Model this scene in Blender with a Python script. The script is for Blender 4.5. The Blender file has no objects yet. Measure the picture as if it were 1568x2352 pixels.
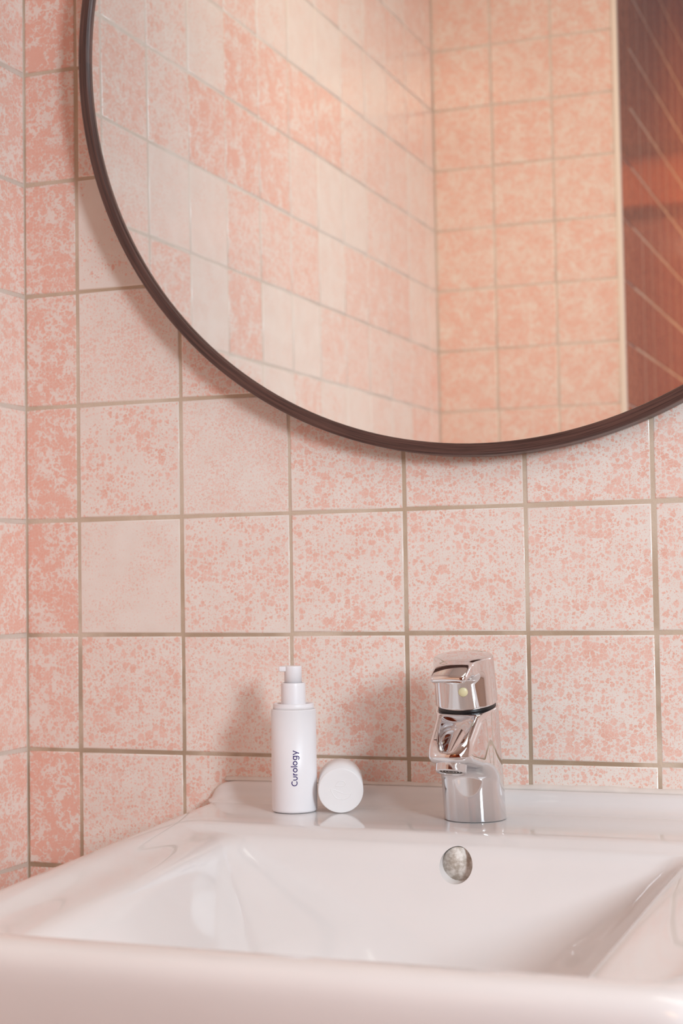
import bpy, bmesh, math, random
import numpy as np
from mathutils import Vector, Matrix

C = bpy.context.scene.collection
SC = bpy.context.scene
PI = math.pi

# ------------------------------------------------------------------ camera
cam_d = bpy.data.cameras.new('camera')
cam = bpy.data.objects.new('camera', cam_d)
C.objects.link(cam)
cam_d.sensor_fit = 'VERTICAL'
cam_d.sensor_width = 24.0
cam_d.sensor_height = 36.0
cam_d.lens = 3695.84 / 2352 * 36.0
cam_d.clip_start = 0.02
CAM = Vector((0.78827, -1.24958, 1.02971))
R_ = Vector((0.93217, 0.36170, -0.01524))
F_ = Vector((-0.36067, 0.93155, 0.04597))
F_.normalize()
R_ = (R_ - F_ * R_.dot(F_)).normalized()
U_ = R_.cross(F_)
M = Matrix(((R_.x, U_.x, -F_.x), (R_.y, U_.y, -F_.y), (R_.z, U_.z, -F_.z))).to_4x4()
M.translation = CAM
cam.matrix_world = M
cam_d.dof.use_dof = True
cam_d.dof.focus_distance = 1.22
cam_d.dof.aperture_fstop = 9.0
SC.camera = cam

# ------------------------------------------------------------------ world, lights, exposure
world = bpy.data.worlds.new('world')
SC.world = world
world.use_nodes = True
world.node_tree.nodes['Background'].inputs[0].default_value = (1.0, 0.96, 0.93, 1)
world.node_tree.nodes['Background'].inputs[1].default_value = 0.05


def area(name, loc, aim, w, h, power, col, spread=180):
    d = bpy.data.lights.new(name, 'AREA')
    d.shape = 'RECTANGLE'
    d.size, d.size_y = w, h
    d.energy = power
    d.color = col
    d.spread = math.radians(spread)
    o = bpy.data.objects.new(name, d)
    C.objects.link(o)
    o.location = loc
    o.rotation_euler = (Vector(aim) - Vector(loc)).to_track_quat('-Z', 'Y').to_euler()
    return o


area('window_light', (1.56, -1.20, 1.36), (0.34, -0.05, 1.00), 0.24, 0.34, 8.6, (0.87, 1.0, 1.09), 120)
area('side_fill_light', (1.59, -0.80, 1.78), (0.05, -0.30, 1.00), 1.1, 0.5, 5.8, (0.86, 1.0, 1.10), 125)  # unseen soft fill added to lift the left wall and basin
area('ceiling_fill_light', (0.80, -0.40, 2.40), (0.45, -1.30, 0.8), 0.8, 0.6, 3.0, (0.94, 1.0, 0.92), 130)  # ambient fill added overhead, out of view, without a fixture
area('front_wall_fill_light', (0.45, -0.14, 2.22), (0.22, -1.37, 1.40), 0.5, 0.08, 1.9, (1.0, 0.78, 0.52), 84)  # warm fill added to brighten the front wall; no lamp modelled here
area('hall_fill_light', (0.98, -2.25, 2.40), (0.82, -2.40, 0.0), 0.8, 0.5, 15.0, (1.0, 0.50, 0.20), 112)  # added warm lamp, out of view, to brighten hall wood and return tiles

SC.view_settings.view_transform = 'Standard'
SC.view_settings.look = 'None'
SC.view_settings.gamma = 1.0
SC.view_settings.use_curve_mapping = False
SC.view_settings.exposure = -0.13
SC.cycles.max_bounces = 14
SC.cycles.diffuse_bounces = 6
SC.cycles.glossy_bounces = 8
SC.cycles.use_denoising = True
SC.cycles.caustics_reflective = False
SC.cycles.caustics_refractive = False


# ------------------------------------------------------------------ material helpers
def srgb(r, g, b):
    f = lambda c: (c / 255 / 12.92) if c / 255 <= 0.04045 else ((c / 255 + 0.055) / 1.055) ** 2.4
    return (f(r), f(g), f(b), 1.0)


class NT:
    def __init__(self, name):
        self.m = bpy.data.materials.new(name)
        self.m.use_nodes = True
        self.t = self.m.node_tree
        self.b = self.t.nodes['Principled BSDF']

    def n(self, typ, **kw):
        nd = self.t.nodes.new(typ)
        for k, v in kw.items():
            setattr(nd, k, v)
        return nd

    def put(self, sock, v):
        if hasattr(v, 'is_output') or isinstance(v, bpy.types.NodeSocket):
            self.t.links.new(v, sock)
        else:
            sock.default_value = v

    def math(self, op, a, b=None, c=None, clamp=False):
        nd = self.n('ShaderNodeMath', operation=op, use_clamp=clamp)
        self.put(nd.inputs[0], a)
        if b is not None:
            self.put(nd.inputs[1], b)
        if c is not None:
            self.put(nd.inputs[2], c)
        return nd.outputs[0]

    def mix(self, fac, a, b):
        nd = self.n('ShaderNodeMix', data_type='RGBA')
        self.put(nd.inputs[0], fac)
        self.put(nd.inputs[6], a)
        self.put(nd.inputs[7], b)
        return nd.outputs[2]

    def remap(self, v, a, b, c=0.0, d=1.0, smooth=True):
        nd = self.n('ShaderNodeMapRange', interpolation_type='SMOOTHSTEP' if smooth else 'LINEAR')
        self.put(nd.inputs[0], v)
        for i, x in enumerate((a, b, c, d)):
            self.put(nd.inputs[i + 1], x)
        return nd.outputs[0]

    def noise(self, vec, scale, detail=2.0, rough=0.5):
        nd = self.n('ShaderNodeTexNoise')
        self.put(nd.inputs['Vector'], vec)
        nd.inputs['Scale'].default_value = scale
        nd.inputs['Detail'].default_value = detail
        nd.inputs['Roughness'].default_value = rough
        return nd.outputs[0]

    def bump(self, h, strength, dist):
        nd = self.n('ShaderNodeBump')
        nd.inputs['Strength'].default_value = strength
        nd.inputs['Distance'].default_value = dist
        self.put(nd.inputs['Height'], h)
        self.put(self.b.inputs['Normal'], nd.outputs[0])

    def set(self, **kw):
        for k, v in kw.items():
            self.put(self.b.inputs[k.replace('_', ' ')], v)


def simple(name, col, rough, metal=0.0, spec=0.5, vary=0.0, coat=0.0):
    n = NT(name)
    tc = n.n('ShaderNodeTexCoord')
    if vary:
        f = n.noise(tc.outputs['Object'], 60.0, 3.0)
        n.set(Base_Color=n.mix(n.remap(f, 0.3, 0.7), tuple(c * (1 - vary) for c in col[:3]) + (1,), col))
    else:
        n.set(Base_Color=col)
    n.set(Roughness=rough, Metallic=metal)
    n.b.inputs['Specular IOR Level'].default_value = spec
    n.b.inputs['Coat Weight'].default_value = coat
    return n.m


def make_tile_material(name='speckled_pink_glaze', brown=False):
    """speckled glaze; object colour: r = coverage, g = seed, b = coarseness"""
    n = NT(name)
    tc = n.n('ShaderNodeTexCoord')
    oi = n.n('ShaderNodeObjectInfo')
    sp = n.n('ShaderNodeSeparateColor')
    n.put(sp.inputs[0], oi.outputs['Color'])
    cover, seed, coarse = sp.outputs[0], sp.outputs[1], sp.outputs[2]
    off = n.n('ShaderNodeCombineXYZ')
    n.put(off.inputs[0], n.math('MULTIPLY', seed, 37.3))
    n.put(off.inputs[1], n.math('MULTIPLY', seed, 91.7))
    add = n.n('ShaderNodeVectorMath', operation='ADD')
    n.put(add.inputs[0], tc.outputs['Object'])
    n.put(add.inputs[1], off.outputs[0])
    base = add.outputs[0]
    # wobble so that the spots are blobs, not discs
    wn = n.n('ShaderNodeTexNoise')
    n.put(wn.inputs['Vector'], base)
    wn.inputs['Scale'].default_value = 420.0
    wn.inputs['Detail'].default_value = 2.0
    ws = n.n('ShaderNodeVectorMath', operation='MULTIPLY_ADD')
    n.put(ws.inputs[0], wn.outputs['Color'])
    ws.inputs[1].default_value = (0.0030, 0.0030, 0)
    n.put(ws.inputs[2], base)
    vec = ws.outputs[0]
    # density drifts over the face of a tile
    drift = n.remap(n.noise(base, 26.0, 2.0), 0.3, 0.7, -0.13, 0.13)
    gsp = n.n('ShaderNodeSeparateXYZ')
    n.put(gsp.inputs[0], tc.outputs['Generated'])
    ex = n.math('MINIMUM', gsp.outputs[0], n.math('SUBTRACT', 1.0, gsp.outputs[0]))
    ey = n.math('MINIMUM', gsp.outputs[1], n.math('SUBTRACT', 1.0, gsp.outputs[1]))
    edge = n.remap(n.math('MINIMUM', ex, ey), 0.0, 0.035, -0.22, 0.0)
    cov = n.math('ADD', n.math('ADD', cover, drift), edge)

    def layer(scale, lo, hi, soft):
        v = n.n('ShaderNodeTexVoronoi', voronoi_dimensions='2D', feature='F1')
        n.put(v.inputs['Vector'], vec)
        v.inputs['Scale'].default_value = scale
        v.inputs['Randomness'].default_value = 1.0
        cs = n.n('ShaderNodeSeparateColor')
        n.put(cs.inputs[0], v.outputs['Color'])
        t = n.math('MULTIPLY', n.math('MULTIPLY_ADD', cs.outputs[0], hi - lo, lo), cov)
        return t, v.outputs['Distance'], soft

    def mask(t, d, soft, k=1.0):
        tt = n.math('MULTIPLY', t, k)
        return n.remap(n.math('SUBTRACT', tt, d), -soft, soft)

    t1, d1, s1 = layer(140.0, -0.55, 1.25, 0.05)
    t2, d2, s2 = layer(290.0, -0.15, 1.15, 0.07)
    t3, d3, s3 = layer(620.0, 0.05, 1.10, 0.12)
    m1 = n.math('MULTIPLY', mask(t1, d1, s1), n.remap(coarse, 0.05, 0.5))
    m2 = n.math('MULTIPLY', mask(t2, d2, s2), n.remap(coarse, -0.2, 0.35))
    m3 = mask(t3, d3, s3)
    m = n.math('MAXIMUM', m1, n.math('MAXIMUM', m2, n.math('MULTIPLY', m3, 0.85)))
    # thin pale crackle that keeps neighbouring blobs apart
    ve = n.n('ShaderNodeTexVoronoi', voronoi_dimensions='2D', feature='DISTANCE_TO_EDGE')
    n.put(ve.inputs['Vector'], vec)
    ve.inputs['Scale'].default_value = 290.0
    crack = n.remap(ve.outputs['Distance'], 0.0, 0.09)
    crack = n.math('MAXIMUM', crack, n.remap(cover, 0.60, 0.95))
    m = n.math('MULTIPLY', m, n.math('MULTIPLY_ADD', crack, 0.75, 0.25))
    # pale veins left open in the densely covered tiles
    ridge = n.math('ABSOLUTE', n.math('SUBTRACT', n.noise(vec, 95.0, 3.0, 0.55), 0.5))
    vein = n.remap(n.math('ADD', ridge, n.remap(n.noise(base, 40.0, 1.0), 0.35, 0.7, -0.03, 0.05)), 0.005, 0.035)
    vein = n.math('MAXIMUM', vein, n.remap(cover, 0.62, 0.52))
    m = n.math('MULTIPLY', m, vein)
    deep = n.noise(base, 90.0, 2.0)
    spot = n.mix(n.remap(deep, 0.35, 0.7), srgb(239, 198, 183), srgb(234, 183, 165))
    spot = n.mix(n.remap(cover, 0.50, 0.80), spot, srgb(236, 184, 166))
    cream = n.mix(n.remap(n.noise(base, 40.0, 2.0), 0.3, 0.7), srgb(238, 228, 219), srgb(235, 222, 212))
    # faint wash where the glaze is thick
    cream = n.mix(n.math('MULTIPLY', n.remap(cov, 0.3, 0.9), 0.16), cream, srgb(236, 192, 178))
    if brown:  # dim warm light and wood reflection painted into the tile colour
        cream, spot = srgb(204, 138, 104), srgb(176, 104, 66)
    n.set(Base_Color=n.mix(m, cream, spot))
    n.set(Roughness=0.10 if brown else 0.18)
    n.b.inputs['Specular IOR Level'].default_value = 0.5
    n.bump(n.noise(base, 55.0, 2.0), 0.10, 0.002)
    return n.m


def make_grout(name, dark, mid, light, grime=0.0):
    n = NT(name)
    tc = n.n('ShaderNodeTexCoord')
    f = n.noise(tc.outputs['Object'], 9.0, 4.0, 0.6)
    g = n.noise(tc.outputs['Object'], 700.0, 2.0)
    c = n.mix(n.remap(f, 0.32, 0.68), mid, light)
    # brown grime gathers in the joints nearer the basin
    sz = n.n('ShaderNodeSeparateXYZ')
    n.put(sz.inputs[0], tc.outputs['Object'])
    patchy = n.remap(n.noise(tc.outputs['Object'], 16.0, 3.0, 0.6), 0.36, 0.56)
    c = n.mix(n.math('MULTIPLY', n.remap(sz.outputs[2], 1.10, 0.93), n.math('MULTIPLY', patchy, grime)), c, srgb(134, 106, 78))
    n.set(Base_Color=n.mix(n.math('MULTIPLY', g, 0.35), c, dark), Roughness=0.9)
    n.bump(g, 0.4, 0.0005)
    return n.m


def make_wood(name, dark, light, axis_scale, rough=0.45, coat=0.0):
    n = NT(name)
    tc = n.n('ShaderNodeTexCoord')
    mp = n.n('ShaderNodeMapping')
    n.put(mp.inputs['Vector'], tc.outputs['Object'])
    mp.inputs['Scale'].default_value = axis_scale
    f = n.noise(mp.outputs[0], 1.0, 5.0, 0.6)
    n.set(Base_Color=n.mix(n.remap(f, 0.3, 0.7), dark, light), Roughness=rough)
    n.b.inputs['Coat Weight'].default_value = coat
    n.bump(f, 0.15, 0.001)
    return n.m


def make_frame_wood():
    n = NT('dark_walnut_frame')
    tc = n.n('ShaderNodeTexCoord')
    sx = n.n('ShaderNodeSeparateXYZ')
    n.put(sx.inputs[0], tc.outputs['Object'])
    ang = n.math('ARCTAN2', sx.outputs[2], sx.outputs[0])
    rad = n.math('SQRT', n.math('ADD', n.math('POWER', sx.outputs[0], 2.0), n.math('POWER', sx.outputs[2], 2.0)))
    cb = n.n('ShaderNodeCombineXYZ')
    n.put(cb.inputs[0], n.math('MULTIPLY', ang, 6.0))
    n.put(cb.inputs[1], n.math('MULTIPLY', rad, 900.0))
    n.put(cb.inputs[2], n.math('MULTIPLY', sx.outputs[1], 500.0))
    f = n.noise(cb.outputs[0], 1.0, 4.0, 0.6)
    n.set(Base_Color=n.mix(n.remap(f, 0.3, 0.72), srgb(58, 38, 34), srgb(98, 68, 60)), Roughness=0.38)
    n.bump(f, 0.2, 0.0006)
    return n.m


def make_ceramic():
    n = NT('white_glazed_ceramic')
    tc = n.n('ShaderNodeTexCoord')
    f = n.noise(tc.outputs['Object'], 7.0, 3.0)
    n.set(Base_Color=n.mix(n.remap(f, 0.3, 0.7), srgb(222, 217, 215), srgb(227, 222, 220)), Roughness=0.07)
    n.b.inputs['Specular IOR Level'].default_value = 0.5
    n.bump(n.noise(tc.outputs['Object'], 28.0, 2.0), 0.05, 0.002)
    return n.m


def make_chrome():
    n = NT('polished_chrome')
    tc = n.n('ShaderNodeTexCoord')
    f = n.noise(tc.outputs['Object'], 260.0, 3.0)
    n.set(Base_Color=(0.78, 0.77, 0.78, 1), Metallic=1.0, Roughness=n.remap(f, 0.55, 0.8, 0.03, 0.12))
    return n.m


def make_scum():
    n = NT('limescale_grey')
    tc = n.n('ShaderNodeTexCoord')
    f = n.noise(tc.outputs['Object'], 180.0, 4.0, 0.65)
    n.set(Base_Color=n.mix(n.remap(f, 0.35, 0.68), srgb(176, 164, 150), srgb(236, 232, 226)), Roughness=0.5)
    return n.m


MT = {}
MT['tile'] = make_tile_material()
MT['painted_reflection_tile'] = make_tile_material('painted_reflection_glaze', True)  # pink tiles with the hall's brown reflection put into their colour
MT['grout'] = make_grout('sandy_grout', srgb(172, 148, 122), srgb(194, 170, 146), srgb(222, 206, 188), 0.55)
MT['pale_grout'] = make_grout('pale_grout', srgb(190, 176, 162), srgb(206, 192, 178), srgb(222, 212, 202))
MT['frame'] = make_frame_wood()
MT['mirror'] = simple('silvered_glass', (0.95, 0.945, 0.93, 1), 0.0, 0.93)
MT['ceramic'] = make_ceramic()
MT['chrome'] = make_chrome()
MT['scum'] = make_scum()
MT['plastic'] = simple('white_matte_plastic', srgb(234, 231, 233), 0.38, vary=0.01)
MT['cap'] = simple('white_satin_plastic', srgb(236, 234, 234), 0.42, vary=0.01)
MT['ink'] = simple('violet_ink', srgb(50, 28, 100), 0.5)
MT['rubber'] = simple('black_rubber', srgb(22, 22, 24), 0.35)
MT['ivory'] = simple('ivory_plastic', srgb(226, 214, 170), 0.35)
MT['trim'] = simple('white_trim_plastic', srgb(236, 226, 214), 0.35)
MT['plaster'] = simple('white_plaster', srgb(232, 226, 220), 0.85, vary=0.04)
MT['floor'] = simple('stone_floor', srgb(176, 150, 132), 0.5, vary=0.12)
MT['sealant'] = simple('white_sealant', srgb(228, 218, 210), 0.5, vary=0.08)
MT['door_wood'] = make_wood('varnished_brown_door_wood', srgb(92, 36, 16), srgb(136, 62, 28), (38, 38, 2.0), 0.4, 0.2)
MT['panel_wood'] = make_wood('brown_panel_wood', srgb(102, 44, 22), srgb(134, 64, 34), (26, 26, 1.5), 0.5)
MT['lintel_wood'] = make_wood('orange_lintel_wood', srgb(168, 86, 38), srgb(196, 108, 52), (3, 30, 30), 0.4)
MT['dark_gap'] = simple('dark_brown_wood', srgb(66, 34, 20), 0.6, vary=0.1)
MT['steel'] = simple('brushed_steel', (0.55, 0.54, 0.52, 1), 0.3, 1.0)


# ------------------------------------------------------------------ object helpers
def obj(name, me, mat, parent=None, loc=None, rot=None):
    if isinstance(me, bmesh.types.BMesh):
        m = bpy.data.meshes.new(name)
        me.to_mesh(m)
        me.free()
        me = m
    if mat is not None and not me.materials:
        me.materials.append(mat)
    o = bpy.data.objects.new(name, me)
    C.objects.link(o)
    if parent is not None:
        o.parent = parent
    if loc is not None:
        o.location = loc
    if rot is not None:
        o.rotation_euler = rot
    return o


def tag(o, label=None, cat=None, group=None, kind=None):
    for k, v in (('label', label), ('category', cat), ('group', group), ('kind', kind)):
        if v:
            o[k] = v
    return o


def empty(name, loc=(0, 0, 0), rot=(0, 0, 0)):
    o = bpy.data.objects.new(name, None)
    C.objects.link(o)
    o.location = loc
    o.rotation_euler = rot
    o.empty_display_size = 0.02
    return o


def box_bm(x0, x1, y0, y1, z0, z1, bev=0.0, seg=2):
    bm = bmesh.new()
    bmesh.ops.create_cube(bm, size=1.0)
    for v in bm.verts:
        v.co = ((x0 + x1) / 2 + v.co.x * (x1 - x0), (y0 + y1) / 2 + v.co.y * (y1 - y0), (z0 + z1) / 2 + v.co.z * (z1 - z0))
    if bev:
        bmesh.ops.bevel(bm, geom=list(bm.edges), offset=bev, segments=seg, profile=0.5, affect='EDGES')
    return bm


def smooth(o, on=True):
    o.data.polygons.foreach_set('use_smooth', [on] * len(o.data.polygons))
    return o


def lathe_mesh(name, prof, n=64, closed_ends=True):
    """prof: list of (r, z), revolved round z"""
    bm = bmesh.new()
    rings = []
    for r, z in prof:
        if r < 1e-7:
            rings.append([bm.verts.new((0, 0, z))])
        else:
            rings.append([bm.verts.new((r * math.cos(2 * PI * i / n), r * math.sin(2 * PI * i / n), z)) for i in range(n)])
    for a, b in zip(rings, rings[1:]):
        for i in range(n):
            j = (i + 1) % n
            if len(a) == 1 and len(b) == 1:
                continue
            if len(a) == 1:
                bm.faces.new((a[0], b[j], b[i]))
            elif len(b) == 1:
                bm.faces.new((a[i], a[j], b[0]))
            else:
                bm.faces.new((a[i], a[j], b[j], b[i]))
    bmesh.ops.recalc_face_normals(bm, faces=bm.faces)
    me = bpy.data.meshes.new(name)
    bm.to_mesh(me)
    bm.free()
    me.polygons.foreach_set('use_smooth', [True] * len(me.polygons))
    return me


def arc(cx, cz, r, a0, a1, n=6):
    return [(cx + r * math.cos(math.radians(a0 + (a1 - a0) * i / n)), cz + r * math.sin(math.radians(a0 + (a1 - a0) * i / n))) for i in range(n + 1)]


# ------------------------------------------------------------------ tiles
P = 0.102
TH = 0.007


def row_z(r):            # z of the joint above row r
    return 1.5 - r * P


def tile_mesh(w, h, mat='tile'):
    """slab lying in local xy, face towards +z at z = 0, softly pillowed rim"""
    me = bpy.data.meshes.new('tile')
    lv = [(0.0, -TH), (0.0, -0.0014), (0.0005, -0.0005), (0.0016, 0.0)]
    vs, fs = [], []
    for ins, z in lv:
        x, y = w / 2 - ins, h / 2 - ins
        vs += [(-x, -y, z), (x, -y, z), (x, y, z), (-x, y, z)]
    for k in range(len(lv) - 1):
        for i in range(4):
            j = (i + 1) % 4
            fs.append((4 * k + i, 4 * k + j, 4 * k + 4 + j, 4 * k + 4 + i))
    t = 4 * (len(lv) - 1)
    fs.append((t, t + 1, t + 2, t + 3))
    me.from_pydata(vs, [], fs)
    me.update()
    me.polygons.foreach_set('use_smooth', [True] * len(me.polygons))
    dg_ = [Vector((sx, sy, 0)).normalized() for sx, sy in ((-1, -1), (1, -1), (1, 1), (-1, 1))]
    me.normals_split_custom_set_from_vertices([tuple((d * a + Vector((0, 0, b))).normalized()) for a, b in ((1, 0), (1, 0.1), (1, 1.4), (0, 1)) for d in dg_])
    me.materials.append(MT[mat])
    return me


_tm = {}
rng = random.Random(7)


def tiled_wall(wall, origin, rot, cols, rows, cover, individual, mat='tile'):
    """cols: list of (u0, u1) along the wall's run, rows: list of row numbers;
    cover(c, r) -> (coverage, coarseness); tiles outside `individual` are joined"""
    Rm = rot.to_3x3()
    rest_v, rest_f = [], []
    for ci, (u0, u1) in enumerate(cols):
        for r in rows:
            gap = 0.0026 + rng.uniform(-0.0005, 0.0005)
            w, h = round(u1 - u0 - gap, 5), round(P - gap, 5)
            key = (round(w * 5000), round(h * 5000), mat)
            ctr = Vector(((u0 + u1) / 2 + rng.uniform(-.0003, .0003), row_z(r) - P / 2 + rng.uniform(-.0003, .0003), rng.uniform(-.0002, .0001)))
            pos = Vector(origin) + Rm @ ctr
            if individual(ci, r):
                if key not in _tm:
                    _tm[key] = tile_mesh(w, h, mat)
                cv, co = cover(ci, r)
                o = bpy.data.objects.new('tile', _tm[key])
                C.objects.link(o)
                o.parent = wall
                e = rot.to_euler()
                o.location = pos
                o.rotation_euler = (rot @ Matrix.Rotation(math.radians(rng.uniform(-.12, .12)), 4, 'X') @ Matrix.Rotation(math.radians(rng.uniform(-.12, .12)), 4, 'Y')).to_euler()
                o.color = (cv, rng.random(), co, 1)
            else:
                b = len(rest_v)
                for z, ins in ((-TH, 0), (-.001, 0), (0, .0012)):
                    for sx, sy in ((-1, -1), (1, -1), (1, 1), (-1, 1)):
                        rest_v.append(Vector(origin) + Rm @ (ctr + Vector((sx * (w / 2 - ins), sy * (h / 2 - ins), z))))
                for k in (0, 4):
                    for i in range(4):
                        j = (i + 1) % 4
                        rest_f.append((b + k + i, b + k + j, b + k + 4 + j, b + k + 4 + i))
                rest_f.append((b + 8, b + 9, b + 10, b + 11))
    if rest_v:
        me = bpy.data.meshes.new('tile_field')
        me.from_pydata(rest_v, [], rest_f)
        me.update()
        inv = None
        # give the joined field flat local coordinates for the speckle
        o = obj('tile_field', me, MT[mat], wall)
        mloc = Matrix.Translation(Vector(origin)) @ rot
        me.transform(mloc.inverted())
        o.matrix_local = mloc
        o.color = (0.5, 0.31, 0.55, 1)
        tag(o, kind='stuff')


def rotm(xaxis, zaxis):
    x, z = Vector(xaxis), Vector(zaxis)
    y = z.cross(x)
    return Matrix(((x.x, y.x, z.x), (x.y, y.y, z.y), (x.z, y.z, z.z))).to_4x4()


YF = -1.376       # bathroom face of the front wall
XR = 0.3135       # hall face of the return wall
YE = -2.62        # end of the hall
RX = 1.62
H = 2.44
ROWS = list(range(-9, 15))


def shell(name, x0, x1, y0, y1, z0, z1, mat):
    o = obj(name, box_bm(x0, x1, y0, y1, z0, z1), mat)
    tag(o, kind='structure')
    return o


wb = shell('wall_back', -0.16, RX + 0.14, 0.0008, 0.14, 0, H, MT['grout'])
wl = shell('wall_left', -0.16, -0.0009, YF - 0.12, 0.0022, 0, H, MT['pale_grout'])
wf = shell('wall_front', -0.0009, XR - 0.0022, YF - 0.12, YF - 0.0014, 0, H, MT['pale_grout'])
wt = shell('wall_return', XR - 0.14, XR - 0.0003, YE, YF - 0.12, 0, H, MT['pale_grout'])
wr = shell('wall_right', RX, RX + 0.14, YF, 0.0022, 0, H, MT['plaster'])
wh = shell('wall_hall', RX, RX + 0.14, YE, YF, 0, H, MT['panel_wood'])
we = shell('wall_end', XR - 0.14, RX + 0.14, YE - 0.12, YE, 0, H, MT['panel_wood'])
fl = shell('floor', -0.16, RX + 0.14, YE - 0.12, 0.14, -0.08, 0, MT['floor'])
ce = shell('ceiling', -0.16, RX + 0.14, YE - 0.12, 0.14, H, H + 0.08, MT['plaster'])

W0 = 0.5268 * P
back_cols = [(-0.0008, W0)] + [(W0 + k * P, W0 + (k + 1) * P) for k in range(15)]
COV = {
    (0, -1): (.88, .9), (0, 0): (.74, .9), (0, 1): (.74, .9), (0, 2): (.72, .8), (0, 3): (.76, .8), (0, 4): (.78, .9), (0, 5): (.62, .5), (0, 6): (.86, .9), (0, 7): (.7, .8),
    (1, -1): (.8, .3), (1, 0): (.8, .3), (1, 1): (.17, .6), (1, 2): (.47, .15), (1, 3): (.40, .7), (1, 4): (.27, .12), (1, 5): (.46, .6), (1, 6): (.44, .3), (1, 7): (.5, .4),
    (2, 2): (.48, .5), (2, 3): (.47, .06), (2, 4): (.40, .4), (2, 5): (.44, .25), (2, 6): (.48, .6),
    (3, 3): (.47, .65), (3, 4): (.42, .5), (3, 5): (.44, .75), (3, 6): (.56, .6),
    (4, 3): (.48, .6), (4, 4): (.44, .5), (4, 5): (.50, .6), (4, 6): (.56, .6),
    (5, 3): (.46, .55), (5, 4): (.43, .4), (5, 5): (.50, .55), (5, 6): (.36, .5),
    (6, 3): (.55, .6), (6, 4): (.44, .5), (6, 5): (.48, .6), (6, 6): (.5, .6),
}
rc = random.Random(3)


def cov_back(c, r):
    a, b = COV.get((c, r), (rc.uniform(.35, .6), rc.uniform(.3, .7)))
    return (a if c == 0 else a * 0.88, b)


LCOV = {(0, r): (.66 + .1 * math.sin(r * 2.1), .7) for r in range(-9, 15)}
LCOV.update({(0, 3): (.5, .4), (0, 4): (.72, .9), (4, -2): (.3, .2), (5, -2): (.86, .6), (6, -2): (.82, .6), (7, -3): (.24, .1), (8, -3): (.24, .1), (7, -2): (.88, .4), (8, -2): (.88, .4),
             (4, -1): (.8, .5), (5, -1): (.84, .5), (6, -1): (.8, .4), (8, -1): (.22, .1), (9, -1): (.2, .1), (11, 0): (.78, .2), (10, 0): (.75, .2), (3, 0): (.25, .1), (4, 0): (.22, .1), (6, 1): (.2, .1), (7, 1): (.18, .1), (4, 1): (.2, .1), (9, 2): (.2, .1), (6, 2): (.2, .1)})


def cov_left(c, r):
    return LCOV.get((c, r), (rc.choice([.25, .4, .5, .55, .6, .7]), rc.uniform(.15, .6)))


def cov_front(c, r):
    return (rc.uniform(.56, .68), rc.uniform(.5, .8))


tiled_wall(wb, (0, 0, 0), rotm((1, 0, 0), (0, -1, 0)), back_cols, ROWS, cov_back, lambda c, r: c <= 10 and -4 <= r <= 9)
left_cols = [(-P, 0.0008)] + [(-(k + 1) * P, -k * P) for k in range(1, 13)] + [(YF + .001, -13 * P)]
tiled_wall(wl, (0, 0, 0), rotm((0, 1, 0), (1, 0, 0)), left_cols, ROWS, cov_left, lambda c, r: -8 <= r <= 8)
front_cols = [(-(k + 1) * P + 0.0005, -k * P) for k in range(3)]
tiled_wall(wf, (0.0, YF, 0), rotm((-1, 0, 0), (0, 1, 0)), front_cols, ROWS, cov_front, lambda c, r: True)
ret_cols = [(-(k + 1) * P, -k * P) for k in range(12)]
# return wall: the run goes away from the bathroom
tiled_wall(wt, (XR, YF - 0.002, 0), rotm((0, 1, 0), (1, 0, 0)), ret_cols, ROWS, cov_front, lambda c, r: -9 <= r <= 7, 'painted_reflection_tile')

# white corner trim on the outside corner
tr = obj('trim_1', box_bm(0.3055, XR + 0.001, YF - 0.010, YF + 0.0022, 0, H, 0.0015), MT['trim'])
tag(tr, 'white plastic corner trim strip beside the brown reflecting tiles', None, None, 'structure')

# hall end: wooden door under a lintel
d1 = obj('door_1', box_bm(0.36, 1.16, YE, YE + 0.04, 0.0, 1.84, 0.003), MT['door_wood'])
tag(d1, kind='structure')
for k in range(8):
    obj('plank', box_bm(0.362 + k * 0.0995, 0.4595 + k * 0.0995, YE + 0.04, YE + 0.052, 0.02, 1.82, 0.003), MT['door_wood'], d1)
hd = obj('door_handle', lathe_mesh('door_handle', [(0, 0), (0.02, 0), (0.02, 0.005), (0.008, 0.008), (0.008, 0.05), (0.022, 0.056), (0.022, 0.07), (0, 0.074)], 24), MT['steel'], d1, (1.08, YE + 0.052, 1.0), (-PI / 2, 0, 0))
t2 = obj('trim_2', box_bm(XR + 0.005, 1.24, YE, YE + 0.06, 1.87, 1.99, 0.004), MT['lintel_wood'])
tag(t2, kind='structure')
t3 = obj('trim_3', box_bm(XR + 0.005, 1.24, YE, YE + 0.02, 1.84, 1.87), MT['dark_gap'])
tag(t3, kind='structure')
t4 = obj('trim_4', box_bm(XR + 0.005, 1.24, YE, YE + 0.075, 1.99, 2.015, 0.003), MT['dark_gap'])
tag(t4, kind='structure')

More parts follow.
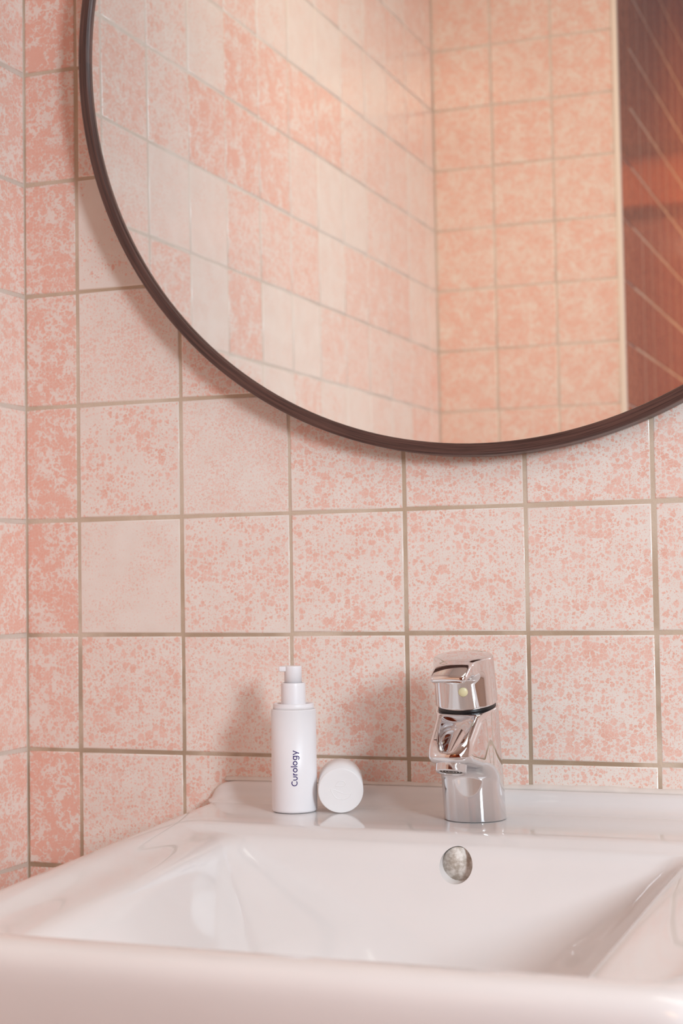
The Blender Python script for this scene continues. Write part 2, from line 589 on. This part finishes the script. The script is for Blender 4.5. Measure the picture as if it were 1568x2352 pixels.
# ------------------------------------------------------------------ mirror
MR = empty('round_mirror', (0.4345, -0.0072, 1.4915), (0.0081, 0, 0.0105))
tag(MR, 'large round wall mirror in a slim dark brown wooden frame', 'mirror')
RO, RI, DP = 0.3600, 0.3500, 0.0215
prof = [(RI - .002, 0.0), (RO - .002, 0.0), (RO, 0.002), (RO, DP - .004)] + arc(RO - .0035, DP - .0035, .0035, 0, 75, 5) + \
       [(RO - .0046, DP - .0002), (RO - .0052, DP - .0006), (RO - .0060, DP - .0001)] + arc(RI + .002, DP - .0015, .0015, 90, 165, 4) + [(RI, DP - .003), (RI, DP - .0062), (RI - .002, DP - .0062), (RI - .002, 0.0)]
fr = obj('frame', lathe_mesh('frame', prof, 200), MT['frame'], MR)
fr.data.transform(Matrix.Rotation(PI / 2, 4, 'X'))
gl = obj('mirror_glass', lathe_mesh('mirror_glass', [(0, DP - .0075), (RI + .001, DP - .0075), (RI + .001, DP - .0055), (0, DP - .0055)], 160), MT['mirror'], MR)
gl.data.transform(Matrix.Rotation(PI / 2, 4, 'X'))
smooth(gl, False)

# ------------------------------------------------------------------ wash basin
ZT = 0.8515


def rounded_loop(RL, RR, FR, FL, z, rad, na=9, ns=14):
    pts = [Vector((p[0], p[1])) for p in (RL, RR, FR, FL)]
    rads = rad if isinstance(rad, (tuple, list)) else (rad,) * 4
    ent = []
    for i in range(4):
        p, a, b = pts[i], pts[i - 1], pts[(i + 1) % 4]
        da, db = (a - p).normalized(), (b - p).normalized()
        th = math.acos(max(-1, min(1, da.dot(db))))
        t = rads[i] / math.tan(th / 2)
        cen = p + (da + db).normalized() * (rads[i] / math.sin(th / 2))
        s, e = p + da * t, p + db * t
        a0 = math.atan2(s.y - cen.y, s.x - cen.x)
        a1 = math.atan2(e.y - cen.y, e.x - cen.x)
        d = (a1 - a0 + PI) % (2 * PI) - PI
        ent.append([cen + Vector((math.cos(a0 + d * k / na), math.sin(a0 + d * k / na))) * rads[i] for k in range(na + 1)])
    out = []
    for i in range(4):
        out += ent[i]
        s, e = ent[i][-1], ent[(i + 1) % 4][0]
        out += [s.lerp(e, k / ns) for k in range(1, ns)]
    return [(p.x, p.y, z) for p in out]


def outer(ins, z, rear=None, rad=0.035, fr_extra=0.0):
    ry = -0.0005 if rear is None else rear
    t = lambda y: 0.181 + (0.247 - 0.181) * (-y / 0.545)
    fy = -0.548 + ins + fr_extra
    return rounded_loop((t(ry) + ins, ry), (0.705 - ins, ry), (0.695 - ins, fy), (t(fy) + ins, fy), z,
                        ((0.004 if rear is None else 0.012), (0.004 if rear is None else 0.012), rad, rad))


loops = [
    rounded_loop((0.245, -0.0005), (0.64, -0.0005), (0.62, -0.42), (0.32, -0.42), 0.690, (.004, .004, .05, .05)),
    rounded_loop((0.205, -0.0005), (0.68, -0.0005), (0.668, -0.50), (0.275, -0.50), 0.722, (.004, .004, .045, .045)),
    outer(0.006, 0.757, rad=.04),
    outer(0.0, 0.800),
    outer(-0.0008, 0.828),
    outer(0.0, 0.838),
    outer(0.0020, 0.8445),
    outer(0.0062, 0.8490),
    outer(0.0120, 0.8512),
    outer(0.0175, 0.8515),
    outer(0.0225, 0.8513, rear=-0.124, rad=.025, fr_extra=.001),
    outer(0.0280, 0.8503, rear=-0.130, rad=.022, fr_extra=.002),
    outer(0.0345, 0.8480, rear=-0.1350, rad=.02, fr_extra=.000),
    outer(0.0420, 0.8460, rear=-0.1390, rad=.016, fr_extra=-.002),
    outer(0.0500, 0.8452, rear=-0.1405, rad=.014, fr_extra=-.006),
    rounded_loop((0.258, -0.1425), (0.612, -0.1435), (0.6195, -0.5035), (0.309, -0.5035), 0.8443, .013),
    rounded_loop((0.264, -0.1450), (0.608, -0.146), (0.6155, -0.5015), (0.314, -0.5015), 0.8424, .016),
    rounded_loop((0.269, -0.1482), (0.604, -0.149), (0.6115, -0.499), (0.319, -0.499), 0.8385, .021),
    rounded_loop((0.2745, -0.1512), (0.599, -0.1512), (0.606, -0.4955), (0.325, -0.4955), 0.832, .024),
    rounded_loop((0.2795, -0.1527), (0.596, -0.1527), (0.603, -0.4935), (0.329, -0.4935), 0.826, .032),
    rounded_loop((0.2935, -0.1575), (0.590, -0.1575), (0.597, -0.489), (0.342, -0.489), 0.812, .052),
    rounded_loop((0.3110, -0.1660), (0.582, -0.166), (0.588, -0.484), (0.357, -0.484), 0.795, .075),
    rounded_loop((0.3310, -0.1780), (0.572, -0.178), (0.576, -0.476), (0.373, -0.476), 0.780, .095),
    rounded_loop((0.367, -0.210), (0.550, -0.210), (0.552, -0.455), (0.398, -0.455), 0.754, .075),
    rounded_loop((0.397, -0.250), (0.524, -0.250), (0.524, -0.42), (0.420, -0.42), 0.739, .045),
    rounded_loop((0.412, -0.27), (0.498, -0.27), (0.498, -0.37), (0.436, -0.37), 0.731, .03),
]
bm = bmesh.new()
rings = [[bm.verts.new(p) for p in L] for L in loops]
nl = len(rings[0])
for a, b in zip(rings, rings[1:]):
    for i in range(nl):
        j = (i + 1) % nl
        bm.faces.new((a[i], a[j], b[j], b[i]))
bm.faces.new(rings[0])
bm.faces.new(rings[-1])
bmesh.ops.recalc_face_normals(bm, faces=bm.faces)
BS = empty('wash_basin', (0.445, -0.27, 0.690))
tag(BS, 'white glazed ceramic wash basin against the pink tiled wall', 'sink')


def child_at(o, p):
    """parent o under p, keeping the place it was modelled in"""
    bpy.context.view_layer.update()
    o.parent = p
    o.matrix_parent_inverse = Matrix.Identity(4)
    o.matrix_local = p.matrix_world.inverted() @ o.matrix_world
    return o


bpy.context.view_layer.update()
basin = obj('basin_bowl', bm, MT['ceramic'])
smooth(basin)
cut = obj('cut', lathe_mesh('cut', [(0, -.03), (.0122, -.03), (.0122, .03), (0, .03)], 48), None)
HX, HZ = 0.4456, 0.8312
cut.matrix_world = Matrix.Translation((HX, -0.148, HZ)) @ Matrix.Rotation(PI / 2 + 0.05, 4, 'X')
ss = basin.modifiers.new('ss', 'SUBSURF')
ss.levels = ss.render_levels = 1
bo = basin.modifiers.new('bo', 'BOOLEAN')
bo.operation = 'DIFFERENCE'
bo.solver = 'EXACT'
bo.object = cut
bpy.context.view_layer.update()
dg = bpy.context.evaluated_depsgraph_get()
me = bpy.data.meshes.new_from_object(basin.evaluated_get(dg))
basin.modifiers.clear()
basin.data = me
bpy.data.objects.remove(cut)
me.polygons.foreach_set('use_smooth', [True] * len(me.polygons))
me.set_sharp_from_angle(angle=math.radians(50))
child_at(basin, BS)
ov = obj('overflow_backing', lathe_mesh('overflow_backing', [(0, 0), (.0118, 0), (.0120, .002), (.0120, .0035), (0, .0035)], 40), MT['scum'])
ov.matrix_world = Matrix.Translation((HX, -0.1405, HZ)) @ Matrix.Rotation(PI / 2 + 0.05, 4, 'X')
tag(ov, 'limescale stained back of the overflow hole')
child_at(ov, BS)

# upstand along the wall: cove profile swept along x, left end rounded down
bm = bmesh.new()
prof_u = [(-0.0006, 0.8660), (-0.0035, 0.8668), (-0.0065, 0.8662), (-0.0090, 0.8640), (-0.0108, 0.8605), (-0.0135, 0.8565), (-0.0185, 0.8536), (-0.0255, 0.8519), (-0.032, 0.8513), (-0.032, 0.8480), (-0.0006, 0.8480)]
secs = [(0.1835, 0.02, .3), (0.1850, 0.30, .45), (0.1885, 0.62, .65), (0.194, 0.86, .85), (0.201, 0.97, .96), (0.210, 1.0, 1.0)] + [(0.21 + k * 0.03, 1.0, 1.0) for k in range(1, 16)] + [(0.690, 1.0, 1.0), (0.697, .85, .9), (0.7025, 0.3, .5)]
sr = []
for x, s, q in secs:
    sr.append([bm.verts.new((x, y * (q if y < -.001 else 1), (0.8513 + (z - 0.8513) * s) if z > 0.8513 else z)) for y, z in prof_u])
for a, b in zip(sr, sr[1:]):
    for i in range(len(prof_u)):
        j = (i + 1) % len(prof_u)
        bm.faces.new((a[i], a[j], b[j], b[i]))
bm.faces.new(sr[0])
bm.faces.new(sr[-1])
bmesh.ops.recalc_face_normals(bm, faces=bm.faces)
up = obj('upstand', bm, MT['ceramic'])
sb = up.modifiers.new('ss', 'SUBSURF')
sb.levels = sb.render_levels = 2
smooth(up)
child_at(up, BS)
# sealant bead in the joint between upstand and tiles
bm = bmesh.new()
rs = random.Random(5)
prev = None
for k in range(61):
    x = 0.196 + k * 0.0083
    hh = 0.0022 + rs.uniform(-.0006, .0007) + (0.0012 if x > .46 else 0)
    ring = [bm.verts.new(p) for p in ((x, -0.0002, 0.8655), (x, -0.0046, 0.8665), (x, -0.0028, 0.8672 + hh * .5), (x, -0.0004, 0.8672 + hh), (x, 0.0008, 0.8672 + hh))]
    if prev:
        for i in range(5):
            j = (i + 1) % 5
            bm.faces.new((prev[i], prev[j], ring[j], ring[i]))
    else:
        bm.faces.new(ring)
    prev = ring
bm.faces.new(prev)
bmesh.ops.recalc_face_normals(bm, faces=bm.faces)
se = obj('sealant_bead', bm, MT['sealant'])
smooth(se)
child_at(se, BS)


# ------------------------------------------------------------------ implicit surfaces (for the chrome mixer)
def surface_net(name, f, lo, hi, h):
    lo, hi = np.array(lo), np.array(hi)
    n = np.ceil((hi - lo) / h).astype(int) + 1
    ax = [lo[i] + h * np.arange(n[i]) for i in range(3)]
    X, Y, Z = np.meshgrid(*ax, indexing='ij')
    D = f(X, Y, Z)
    s = D < 0
    nx, ny, nz = n
    acc = np.zeros((nx - 1, ny - 1, nz - 1, 3))
    cnt = np.zeros((nx - 1, ny - 1, nz - 1))
    cn = [(i, j, k) for i in (0, 1) for j in (0, 1) for k in (0, 1)]
    sl = lambda c: (slice(c[0], nx - 1 + c[0]), slice(c[1], ny - 1 + c[1]), slice(c[2], nz - 1 + c[2]))
    for a in cn:
        for d in range(3):
            if a[d] == 0:
                b = list(a)
                b[d] = 1
                da, db = D[sl(a)], D[sl(b)]
                cross = (da < 0) != (db < 0)
                t = np.where(cross, da / np.where(cross, da - db, 1), 0)
                for e in range(3):
                    acc[..., e] += np.where(cross, a[e] + (t if e == d else 0), 0)
                cnt += cross
    act = cnt > 0
    idx = -np.ones(act.shape, int)
    idx[act] = np.arange(act.sum())
    cells = np.argwhere(act)
    V = lo + h * (cells + acc[act] / cnt[act][:, None])

    def grad(V):
        e = 2e-5
        g = np.empty_like(V)
        for d in range(3):
            q = V.copy()
            q[:, d] += e
            w = V.copy()
            w[:, d] -= e
            g[:, d] = (f(q[:, 0], q[:, 1], q[:, 2]) - f(w[:, 0], w[:, 1], w[:, 2])) / (2 * e)
        return g
    for _ in range(4):
        g = grad(V)
        st = f(V[:, 0], V[:, 1], V[:, 2])[:, None] * g / np.maximum((g * g).sum(1, keepdims=True), .05)
        V = V - np.clip(st, -h * .5, h * .5)
    N = grad(V)
    N /= np.linalg.norm(N, axis=1, keepdims=True) + 1e-12
    faces = []
    for d in range(3):
        o1, o2 = [e for e in range(3) if e != d]
        sa = [slice(None)] * 3
        sb_ = [slice(None)] * 3
        sa[d], sb_[d] = slice(0, n[d] - 1), slice(1, n[d])
        for o in (o1, o2):
            sa[o] = sb_[o] = slice(1, n[o] - 1)
        a, b = s[tuple(sa)], s[tuple(sb_)]
        for flip, w in ((False, a & ~b), (True, ~a & b)):
            e = np.argwhere(w)
            if not len(e):
                continue
            base = e.copy()
            base[:, o1] += 1
            base[:, o2] += 1
            q = []
            for p1, p2 in ((-1, -1), (0, -1), (0, 0), (-1, 0)):
                c = base.copy()
                c[:, o1] += p1
                c[:, o2] += p2
                q.append(idx[c[:, 0], c[:, 1], c[:, 2]])
            q = np.stack(q, 1)
            if flip != (d == 1):
                q = q[:, ::-1]
            faces.append(q)
    Fq = np.concatenate(faces)
    Fq = Fq[(Fq >= 0).all(1)]
    me = bpy.data.meshes.new(name)
    me.from_pydata(V.tolist(), [], Fq.tolist())
    me.update()
    me.polygons.foreach_set('use_smooth', [True] * len(me.polygons))
    me.normals_split_custom_set_from_vertices([tuple(v) for v in N])
    return me


def smin(a, b, k):
    h = np.clip(0.5 + 0.5 * (b - a) / k, 0, 1)
    return b * (1 - h) + a * h - k * h * (1 - h)


def smax(a, b, k):
    return -smin(-a, -b, k)


def round_cone(p, a, b, r1, r2):
    a, b = np.array(a), np.array(b)
    ba = b - a
    l2 = ba.dot(ba)
    rr = r1 - r2
    a2 = l2 - rr * rr
    il2 = 1 / l2
    pa = [p[i] - a[i] for i in range(3)]
    y = sum(pa[i] * ba[i] for i in range(3))
    z = y - l2
    x2 = sum((pa[i] * l2 - ba[i] * y) ** 2 for i in range(3))
    y2 = y * y * l2
    z2 = z * z * l2
    k = np.sign(rr) * rr * rr * x2
    c1 = np.sign(z) * a2 * z2 > k
    c2 = np.sign(y) * a2 * y2 < k
    d = (np.sqrt(x2 * a2 * il2) + y * rr) * il2 - r1
    return np.where(c1, np.sqrt(x2 + z2) * il2 - r2, np.where(c2, np.sqrt(x2 + y2) * il2 - r1, d))


# local frame of the mixer: u = x, v = forward (towards the room), w = up; base centre at the origin
FX, FY = 0.434, -0.062
T12 = math.radians(12)
CT, ST = math.cos(T12), math.sin(T12)
RV, RW = 0.0165, 0.0875       # centre of the joint between body and lever


def tilt(v, w):
    dv, dw = v - RV, w - RW
    return dv * CT - dw * ST, dv * ST + dw * CT


def body_sdf(u, v, w):
    r = 0.0237 - 0.0006 * w / 0.09
    cyl = (np.sqrt(u * u + (v - 0.186 * w) ** 2) - r) * 0.985
    # spout: a broad beak running down and forward, round-ended in plan
    sp = round_cone((u, v, np.zeros_like(w)), (0, 0.0190, 0), (0, 0.0575, 0), 0.0190, 0.0170)
    nv, nw = 0.62, 0.785
    pl = (v - 0.0385) * nv + (w - 0.0835) * nw
    sp = smax(sp, pl, 0.0085)
    under = (0.0468 + 0.22 * (v - 0.0575) - w) * 0.977
    sp = smax(sp, under, 0.0065)
    d = smin(cyl, sp, 0.008)
    d = smax(d, pl + 0.0002, 0.0015)
    # broad shallow trough in the sloping face, narrowing towards the lip
    t = (v - 0.0385) * nw - (w - 0.0835) * nv
    q = np.clip((t + 0.006) / 0.046, 0, 1)
    hw = 0.0200 + (0.0070 - 0.0200) * q ** 0.85
    fade = np.clip((0.0445 - t) / 0.006, 0, 1)
    fade = fade * fade * (3 - 2 * fade)
    ring = np.clip((t + 0.004) / 0.012, 0, 1)
    dep = (0.0036 - 0.0004 * q) * fade * ring * ring * (3 - 2 * ring)
    d = smax(d, (pl + dep * np.maximum(0, 1 - (u / hw) ** 2)) * 0.9, 0.0008)
    v2, w2 = tilt(v, w)
    d = smax(d, w2 + 0.0010, 0.0012)
    return smax(d, -w, 0.0006)


def lever_sdf(u, v, w):
    v2, w2 = tilt(v, w)
    r = 0.0234 - 0.0009 * w2 / 0.04
    cyl = np.sqrt(u * u + v2 * v2) - r
    top = np.sqrt(u * u + (v2 - .006) ** 2 + (w2 + 0.052) ** 2) - 0.0935
    cap = smax(cyl, top, 0.003)
    cap = smax(cap, 0.0016 - w2, 0.0015)
    # tongue
    hw = 0.0150 - 0.0010 * np.clip(v2 / 0.04, 0, 1)
    zc = 0.0345 - 0.010 * (u / 0.015) ** 2 * 0.10
    qx = np.abs(u) - hw + 0.004
    qy = np.abs(v2 - 0.020) - 0.0245 + 0.004 + 3.5 * u * u
    qz = np.abs(w2 - zc + 0.02 * (v2 - .02) * 0) - 0.0062 + 0.004
    tg = np.sqrt(np.maximum(qx, 0) ** 2 + np.maximum(qy, 0) ** 2 + np.maximum(qz, 0) ** 2) + np.minimum(np.maximum(qx, np.maximum(qy, qz)), 0) - 0.004
    return smax(smin(cap, tg, 0.0065), top, 0.0025)


MX = empty('basin_mixer', (FX, FY, ZT))
MX.scale = (1, 1, 1)
tag(MX, 'chrome single lever basin mixer tap on the rear deck of the sink', 'faucet')


def flip(me):            # (u, v, w) -> (x, -y, z): mirror forward axis and keep normals right
    n = [Vector(c.vector) for c in me.corner_normals]
    for v in me.vertices:
        v.co.y = -v.co.y
    me.flip_normals()
    return me


def sdf_mesh(name, f, lo, hi, h):
    g = lambda x, y, z: f(x, -y, z)
    return surface_net(name, g, (lo[0], -hi[1], lo[2]), (hi[0], -lo[1], hi[2]), h)


obj('mixer_body', sdf_mesh('mixer_body', body_sdf, (-.028, -.028, -.003), (.028, .082, .098), 0.0008), MT['chrome'], MX)
obj('lever', sdf_mesh('lever', lever_sdf, (-.027, -.022, .075), (.027, .074, .138), 0.0008), MT['chrome'], MX)
rg = obj('seal_ring', lathe_mesh('seal_ring', [(0, -.0014), (.0218, -.0014), (.0218, .003), (0, .003)], 64), MT['rubber'], MX, (0, -RV, RW), (T12, 0, 0))
tag(rg, 'black ring under the lever')
# button on the lever's front
phi = math.radians(12)
bd = obj('temperature_button', lathe_mesh('temperature_button', [(0, -.002), (.0036, -.002), (.0036, .0002), (.0031, .0008), (0, .0010)], 32), MT['ivory'], MX)
q = Vector((0.0230 * math.sin(phi), 0.0230 * math.cos(phi), 0.0160))
qv, qw = RV + q.y * CT + q.z * ST, RW - q.y * ST + q.z * CT
nrm = Vector((math.sin(phi), -math.cos(phi) * CT, -math.cos(phi) * ST))
bd.location = (q.x, -qv, qw)
bd.rotation_euler = nrm.to_track_quat('Z', 'Y').to_euler()
tag(bd, 'round ivory button on the front')
# aerator: collar, then a hexagon-cut sleeve with concentric rings inside
AV, AW = 0.0598, 0.0412
ae = obj('aerator', lathe_mesh('aerator', [(0.0095, 0.003), (0.0095, 0), (0.0108, -.0004), (0.0114, .0006), (0.0114, .0075), (0.0122, .0085), (0.0124, .012), (0.009, .0125), (0.009, .004)], 48), MT['chrome'], MX, (0, -AV, AW), (-0.30, 0, 0))
bm = bmesh.new()
for r0 in (.0022, .0044, .0066, .0088):
    n = 40
    vv = [[bm.verts.new((r * math.cos(2 * PI * i / n), r * math.sin(2 * PI * i / n), z)) for i in range(n)] for r, z in ((r0 - .0007, .0022), (r0 - .0007, .0006), (r0 + .0003, .0006), (r0 + .0003, .0022))]
    for a, b in zip(vv, vv[1:]):
        for i in range(n):
            bm.faces.new((a[i], a[(i + 1) % n], b[(i + 1) % n], b[i]))
bmesh.ops.recalc_face_normals(bm, faces=bm.faces)
obj('aerator_rings', bm, MT['steel'], ae)
obj('aerator_mesh', lathe_mesh('aerator_mesh', [(0, .0022), (.0096, .0022), (.0096, .0030), (0, .0030)], 40), MT['rubber'], ae)

# ------------------------------------------------------------------ pump bottle
BX, BY = 0.2842, -0.0605
BT = empty('pump_bottle', (BX, BY, ZT + .0001))
tag(BT, 'slim white pump bottle with violet vertical lettering, standing beside its cap', 'bottle')
RB = 0.0180
obj('bottle_body', lathe_mesh('bottle_body', [(0, 0), (RB - .003, 0)] + arc(RB - .0022, .0022, .0022, -90, 0, 5) + [(RB, .03), (RB, .0800)] + arc(RB - .0008, .0800, .0008, 0, 90, 4) + [(RB - .0014, .0809), (RB - .0016, .0806), (RB - .0017, .0844)] + arc(RB - .0025, .0846, .0008, 0, 90, 4) + [(.0135, .0853), (.0128, .0847), (.0122, .0835), (.0122, .0800), (0, .0800)], 96), MT['plastic'], BT)
obj('pump_collar', lathe_mesh('pump_collar', [(.0098, .0795), (.0098, .0990)] + arc(.0090, .1010, .0006, 0, 90, 4) + [(.0080, .1016), (.0076, .1010), (.0076, .0990), (0, .0990)], 64), MT['plastic'], BT)
ph = obj('pump_head', lathe_mesh('pump_head', [(0, .0985), (.0070, .0985), (.0070, .1140)] + arc(.0062, .1142, .0008, 0, 90, 4) + [(.0050, .1150), (.0035, .1145), (0, .1142)], 56), MT['plastic'], BT)
bm = box_bm(-.0040, .0040, .0, .0112, .1106, .1149, 0.0009, 2)
nz = obj('nozzle', bm, MT['plastic'], ph, (0, 0, 0), (0, 0, math.radians(112)))
smooth(nz)
nz.data.set_sharp_from_angle(angle=math.radians(40))


def stroke(pts, w, closed=False):
    """2-D ribbon of width w along a polyline -> list of quads"""
    if not closed:
        fine = [pts[0]]
        for a, b in zip(pts, pts[1:]):
            m = max(1, int(math.hypot(b[0] - a[0], b[1] - a[1]) / 0.4))
            fine += [(a[0] + (b[0] - a[0]) * k / m, a[1] + (b[1] - a[1]) * k / m) for k in range(1, m + 1)]
        pts = fine
    n = len(pts)
    L, Rr = [], []
    for i in range(n):
        if closed:
            a, b = pts[i - 1], pts[(i + 1) % n]
        else:
            a, b = pts[max(0, i - 1)], pts[min(n - 1, i + 1)]
        dx, dy = b[0] - a[0], b[1] - a[1]
        l = math.hypot(dx, dy) or 1
        nx, ny = -dy / l * w / 2, dx / l * w / 2
        L.append((pts[i][0] + nx, pts[i][1] + ny))
        Rr.append((pts[i][0] - nx, pts[i][1] - ny))
    out = []
    for i in range(n if closed else n - 1):
        j = (i + 1) % n
        out.append((L[i], Rr[i], Rr[j], L[j]))
    return out


def a2(cx, cy, rx, ry, a0, a1, n=20):
    return [(cx + rx * math.cos(math.radians(a0 + (a1 - a0) * i / n)), cy + ry * math.sin(math.radians(a0 + (a1 - a0) * i / n))) for i in range(n + 1)]


def lettering():
    Q = []
    w, xh, cap = 0.78, 3.5, 5.0
    x = 0.0
    r = cap / 2 - w / 2
    Q += stroke(a2(x + cap / 2, cap / 2, r, r, 48, 312, 30), w)
    x += 4.75
    r = 1.25
    Q += stroke([(x + .28, xh), (x + .28, 1.5)] + a2(x + .28 + r, r + .28, r, r, 180, 360, 16) + [(x + .28 + 2 * r, 1.5), (x + .28 + 2 * r, xh)], w)
    x += 4.05
    Q += stroke([(x + .28, 0), (x + .28, xh)], w)
    Q += stroke([(x + .28, 1.9)] + a2(x + 1.75, 1.75, 1.47, 1.47, 170, 96, 10), w)
    x += 2.35
    for k in range(2):
        r = xh / 2 - w / 2 + .12
        Q += stroke(a2(x + xh / 2, xh / 2, r, r, 0, 360, 32)[:-1], w, True)
        x += xh + .75
        if k == 0:
            Q += stroke([(x + .28, 0), (x + .28, 5.3)], w)
            x += 1.25
    r = xh / 2 - w / 2 + .05
    Q += stroke(a2(x + xh / 2, xh / 2, r, r, 0, 360, 32)[:-1], w, True)
    xr = x + xh / 2 + r
    Q += stroke([(xr, xh), (xr, 0.1)] + a2(xr - r, 0.05, r, 1.55, 0, -150, 16), w)
    x += xh + .8
    Q += stroke([(x + .1, xh), (x + 1.65, .05)], w)
    Q += stroke([(x + 3.2, xh), (x + 1.05, -1.5)], w)
    x += 3.3
    return Q, x


Q, LW = lettering()
sc_ = 0.0278 / LW
bm = bmesh.new()
tcam = math.atan2(CAM.y - BY, CAM.x - BX) + math.radians(1.0)
for quad in Q:
    vs = []
    for (tx, ty) in quad:
        zz = 0.0215 + tx * sc_
        s = -(ty - 2.2) * sc_           # letters stand on their side, tops to the left
        th = tcam + s / RB
        vs.append(bm.verts.new(((RB + .00008) * math.cos(th), (RB + .00008) * math.sin(th), zz)))
    bm.faces.new(vs)
bmesh.ops.recalc_face_normals(bm, faces=bm.faces)
tx = obj('printed_lettering', bm, MT['ink'], BT)
tag(tx, 'violet printed lettering up the side')

# ------------------------------------------------------------------ loose cap
CL, CR = 0.0385, 0.0178
yaw = math.atan2(-(CAM.x - 0.325), -(CAM.y + 0.064))   # turn so that the closed end looks at the camera
ax = Vector((CAM.x - 0.325, CAM.y + 0.064, 0)).normalized()
ax.z = -math.tan(math.radians(5.5))
ax.normalize()
CP = empty('bottle_cap')
tag(CP, 'loose white round bottle cap lying on its side, closed end facing out', 'cap')
side = Vector((0, 0, 1)).cross(ax).normalized()
upv = ax.cross(side)
front = Vector((0.3252, -0.0645, ZT + 0.0002)) + upv * CR
MM = Matrix(((side.x, upv.x, ax.x), (side.y, upv.y, ax.y), (side.z, upv.z, ax.z))).to_4x4()
MM.translation = front - ax * CL
CP.matrix_world = MM
obj('cap_shell', lathe_mesh('cap_shell', [(CR - .0016, .0006), (CR - .0013, 0), (CR - .0003, 0), (CR, .0004), (CR, CL - .0012)] + arc(CR - .0011, CL - .0011, .0011, 0, 90, 5) + [(0, CL)], 96) if False else
    lathe_mesh('cap_shell', [(0, CL - .002), (CR - .0016, CL - .002), (CR - .0016, .0006), (CR - .0013, 0), (CR - .0003, 0), (CR, .0004), (CR, CL - .0008)] + arc(CR - .0008, CL - .0008, .0008, 0, 90, 4) + [(CR - .0014, CL), (0, CL)], 96), MT['cap'], CP)


def bez(p0, p1, p2, p3, n=14):
    return [tuple((1 - t) ** 3 * p0[k] + 3 * (1 - t) ** 2 * t * p1[k] + 3 * (1 - t) * t * t * p2[k] + t ** 3 * p3[k] for k in (0, 1)) for t in [i / n for i in range(n + 1)]]


# pressed emblem: a leaf-like loop over a long swoosh, traced as fine raised lines (mm, from the disc's centre)
S_ = 0.0355 / 470
px = lambda a, b: ((a - 1020) * S_, -(b - 1557) * S_)
lines = [
    bez(px(965, 1508), px(990, 1440), px(1055, 1440), px(1070, 1482)) + bez(px(1070, 1482), px(1072, 1520), px(1020, 1510), px(965, 1508))[1:],
    bez(px(915, 1540), px(985, 1540), px(1010, 1605), px(1130, 1586)),
    bez(px(1130, 1586), px(1110, 1640), px(1050, 1660), px(1000, 1645)) + bez(px(1000, 1645), px(960, 1635), px(935, 1600), px(915, 1540))[1:],
]
bm = bmesh.new()
for ln in lines:
    for k, off in enumerate((0,)):
        w2 = .00022
        n = len(ln)
        prev = None
        for i in range(n):
            a, b = ln[max(0, i - 1)], ln[min(n - 1, i + 1)]
            dx, dy = b[0] - a[0], b[1] - a[1]
            l = math.hypot(dx, dy) or 1
            nx, ny = -dy / l, dx / l
            ring = [bm.verts.new((ln[i][0] + nx * w2 * s, ln[i][1] + ny * w2 * s, CL + hgt)) for s, hgt in ((-1.8, -.0001), (-.5, .00028), (.5, .00028), (1.8, -.0001))]
            if prev:
                for q_ in range(3):
                    bm.faces.new((prev[q_], prev[q_ + 1], ring[q_ + 1], ring[q_]))
            prev = ring
bmesh.ops.recalc_face_normals(bm, faces=bm.faces)
em = obj('embossed_emblem', bm, MT['cap'], CP)
smooth(em)
tag(em, 'leaf and swoosh emblem pressed into the end')

for m_ in list(bpy.data.meshes):
    if m_.users == 0:
        bpy.data.meshes.remove(m_)
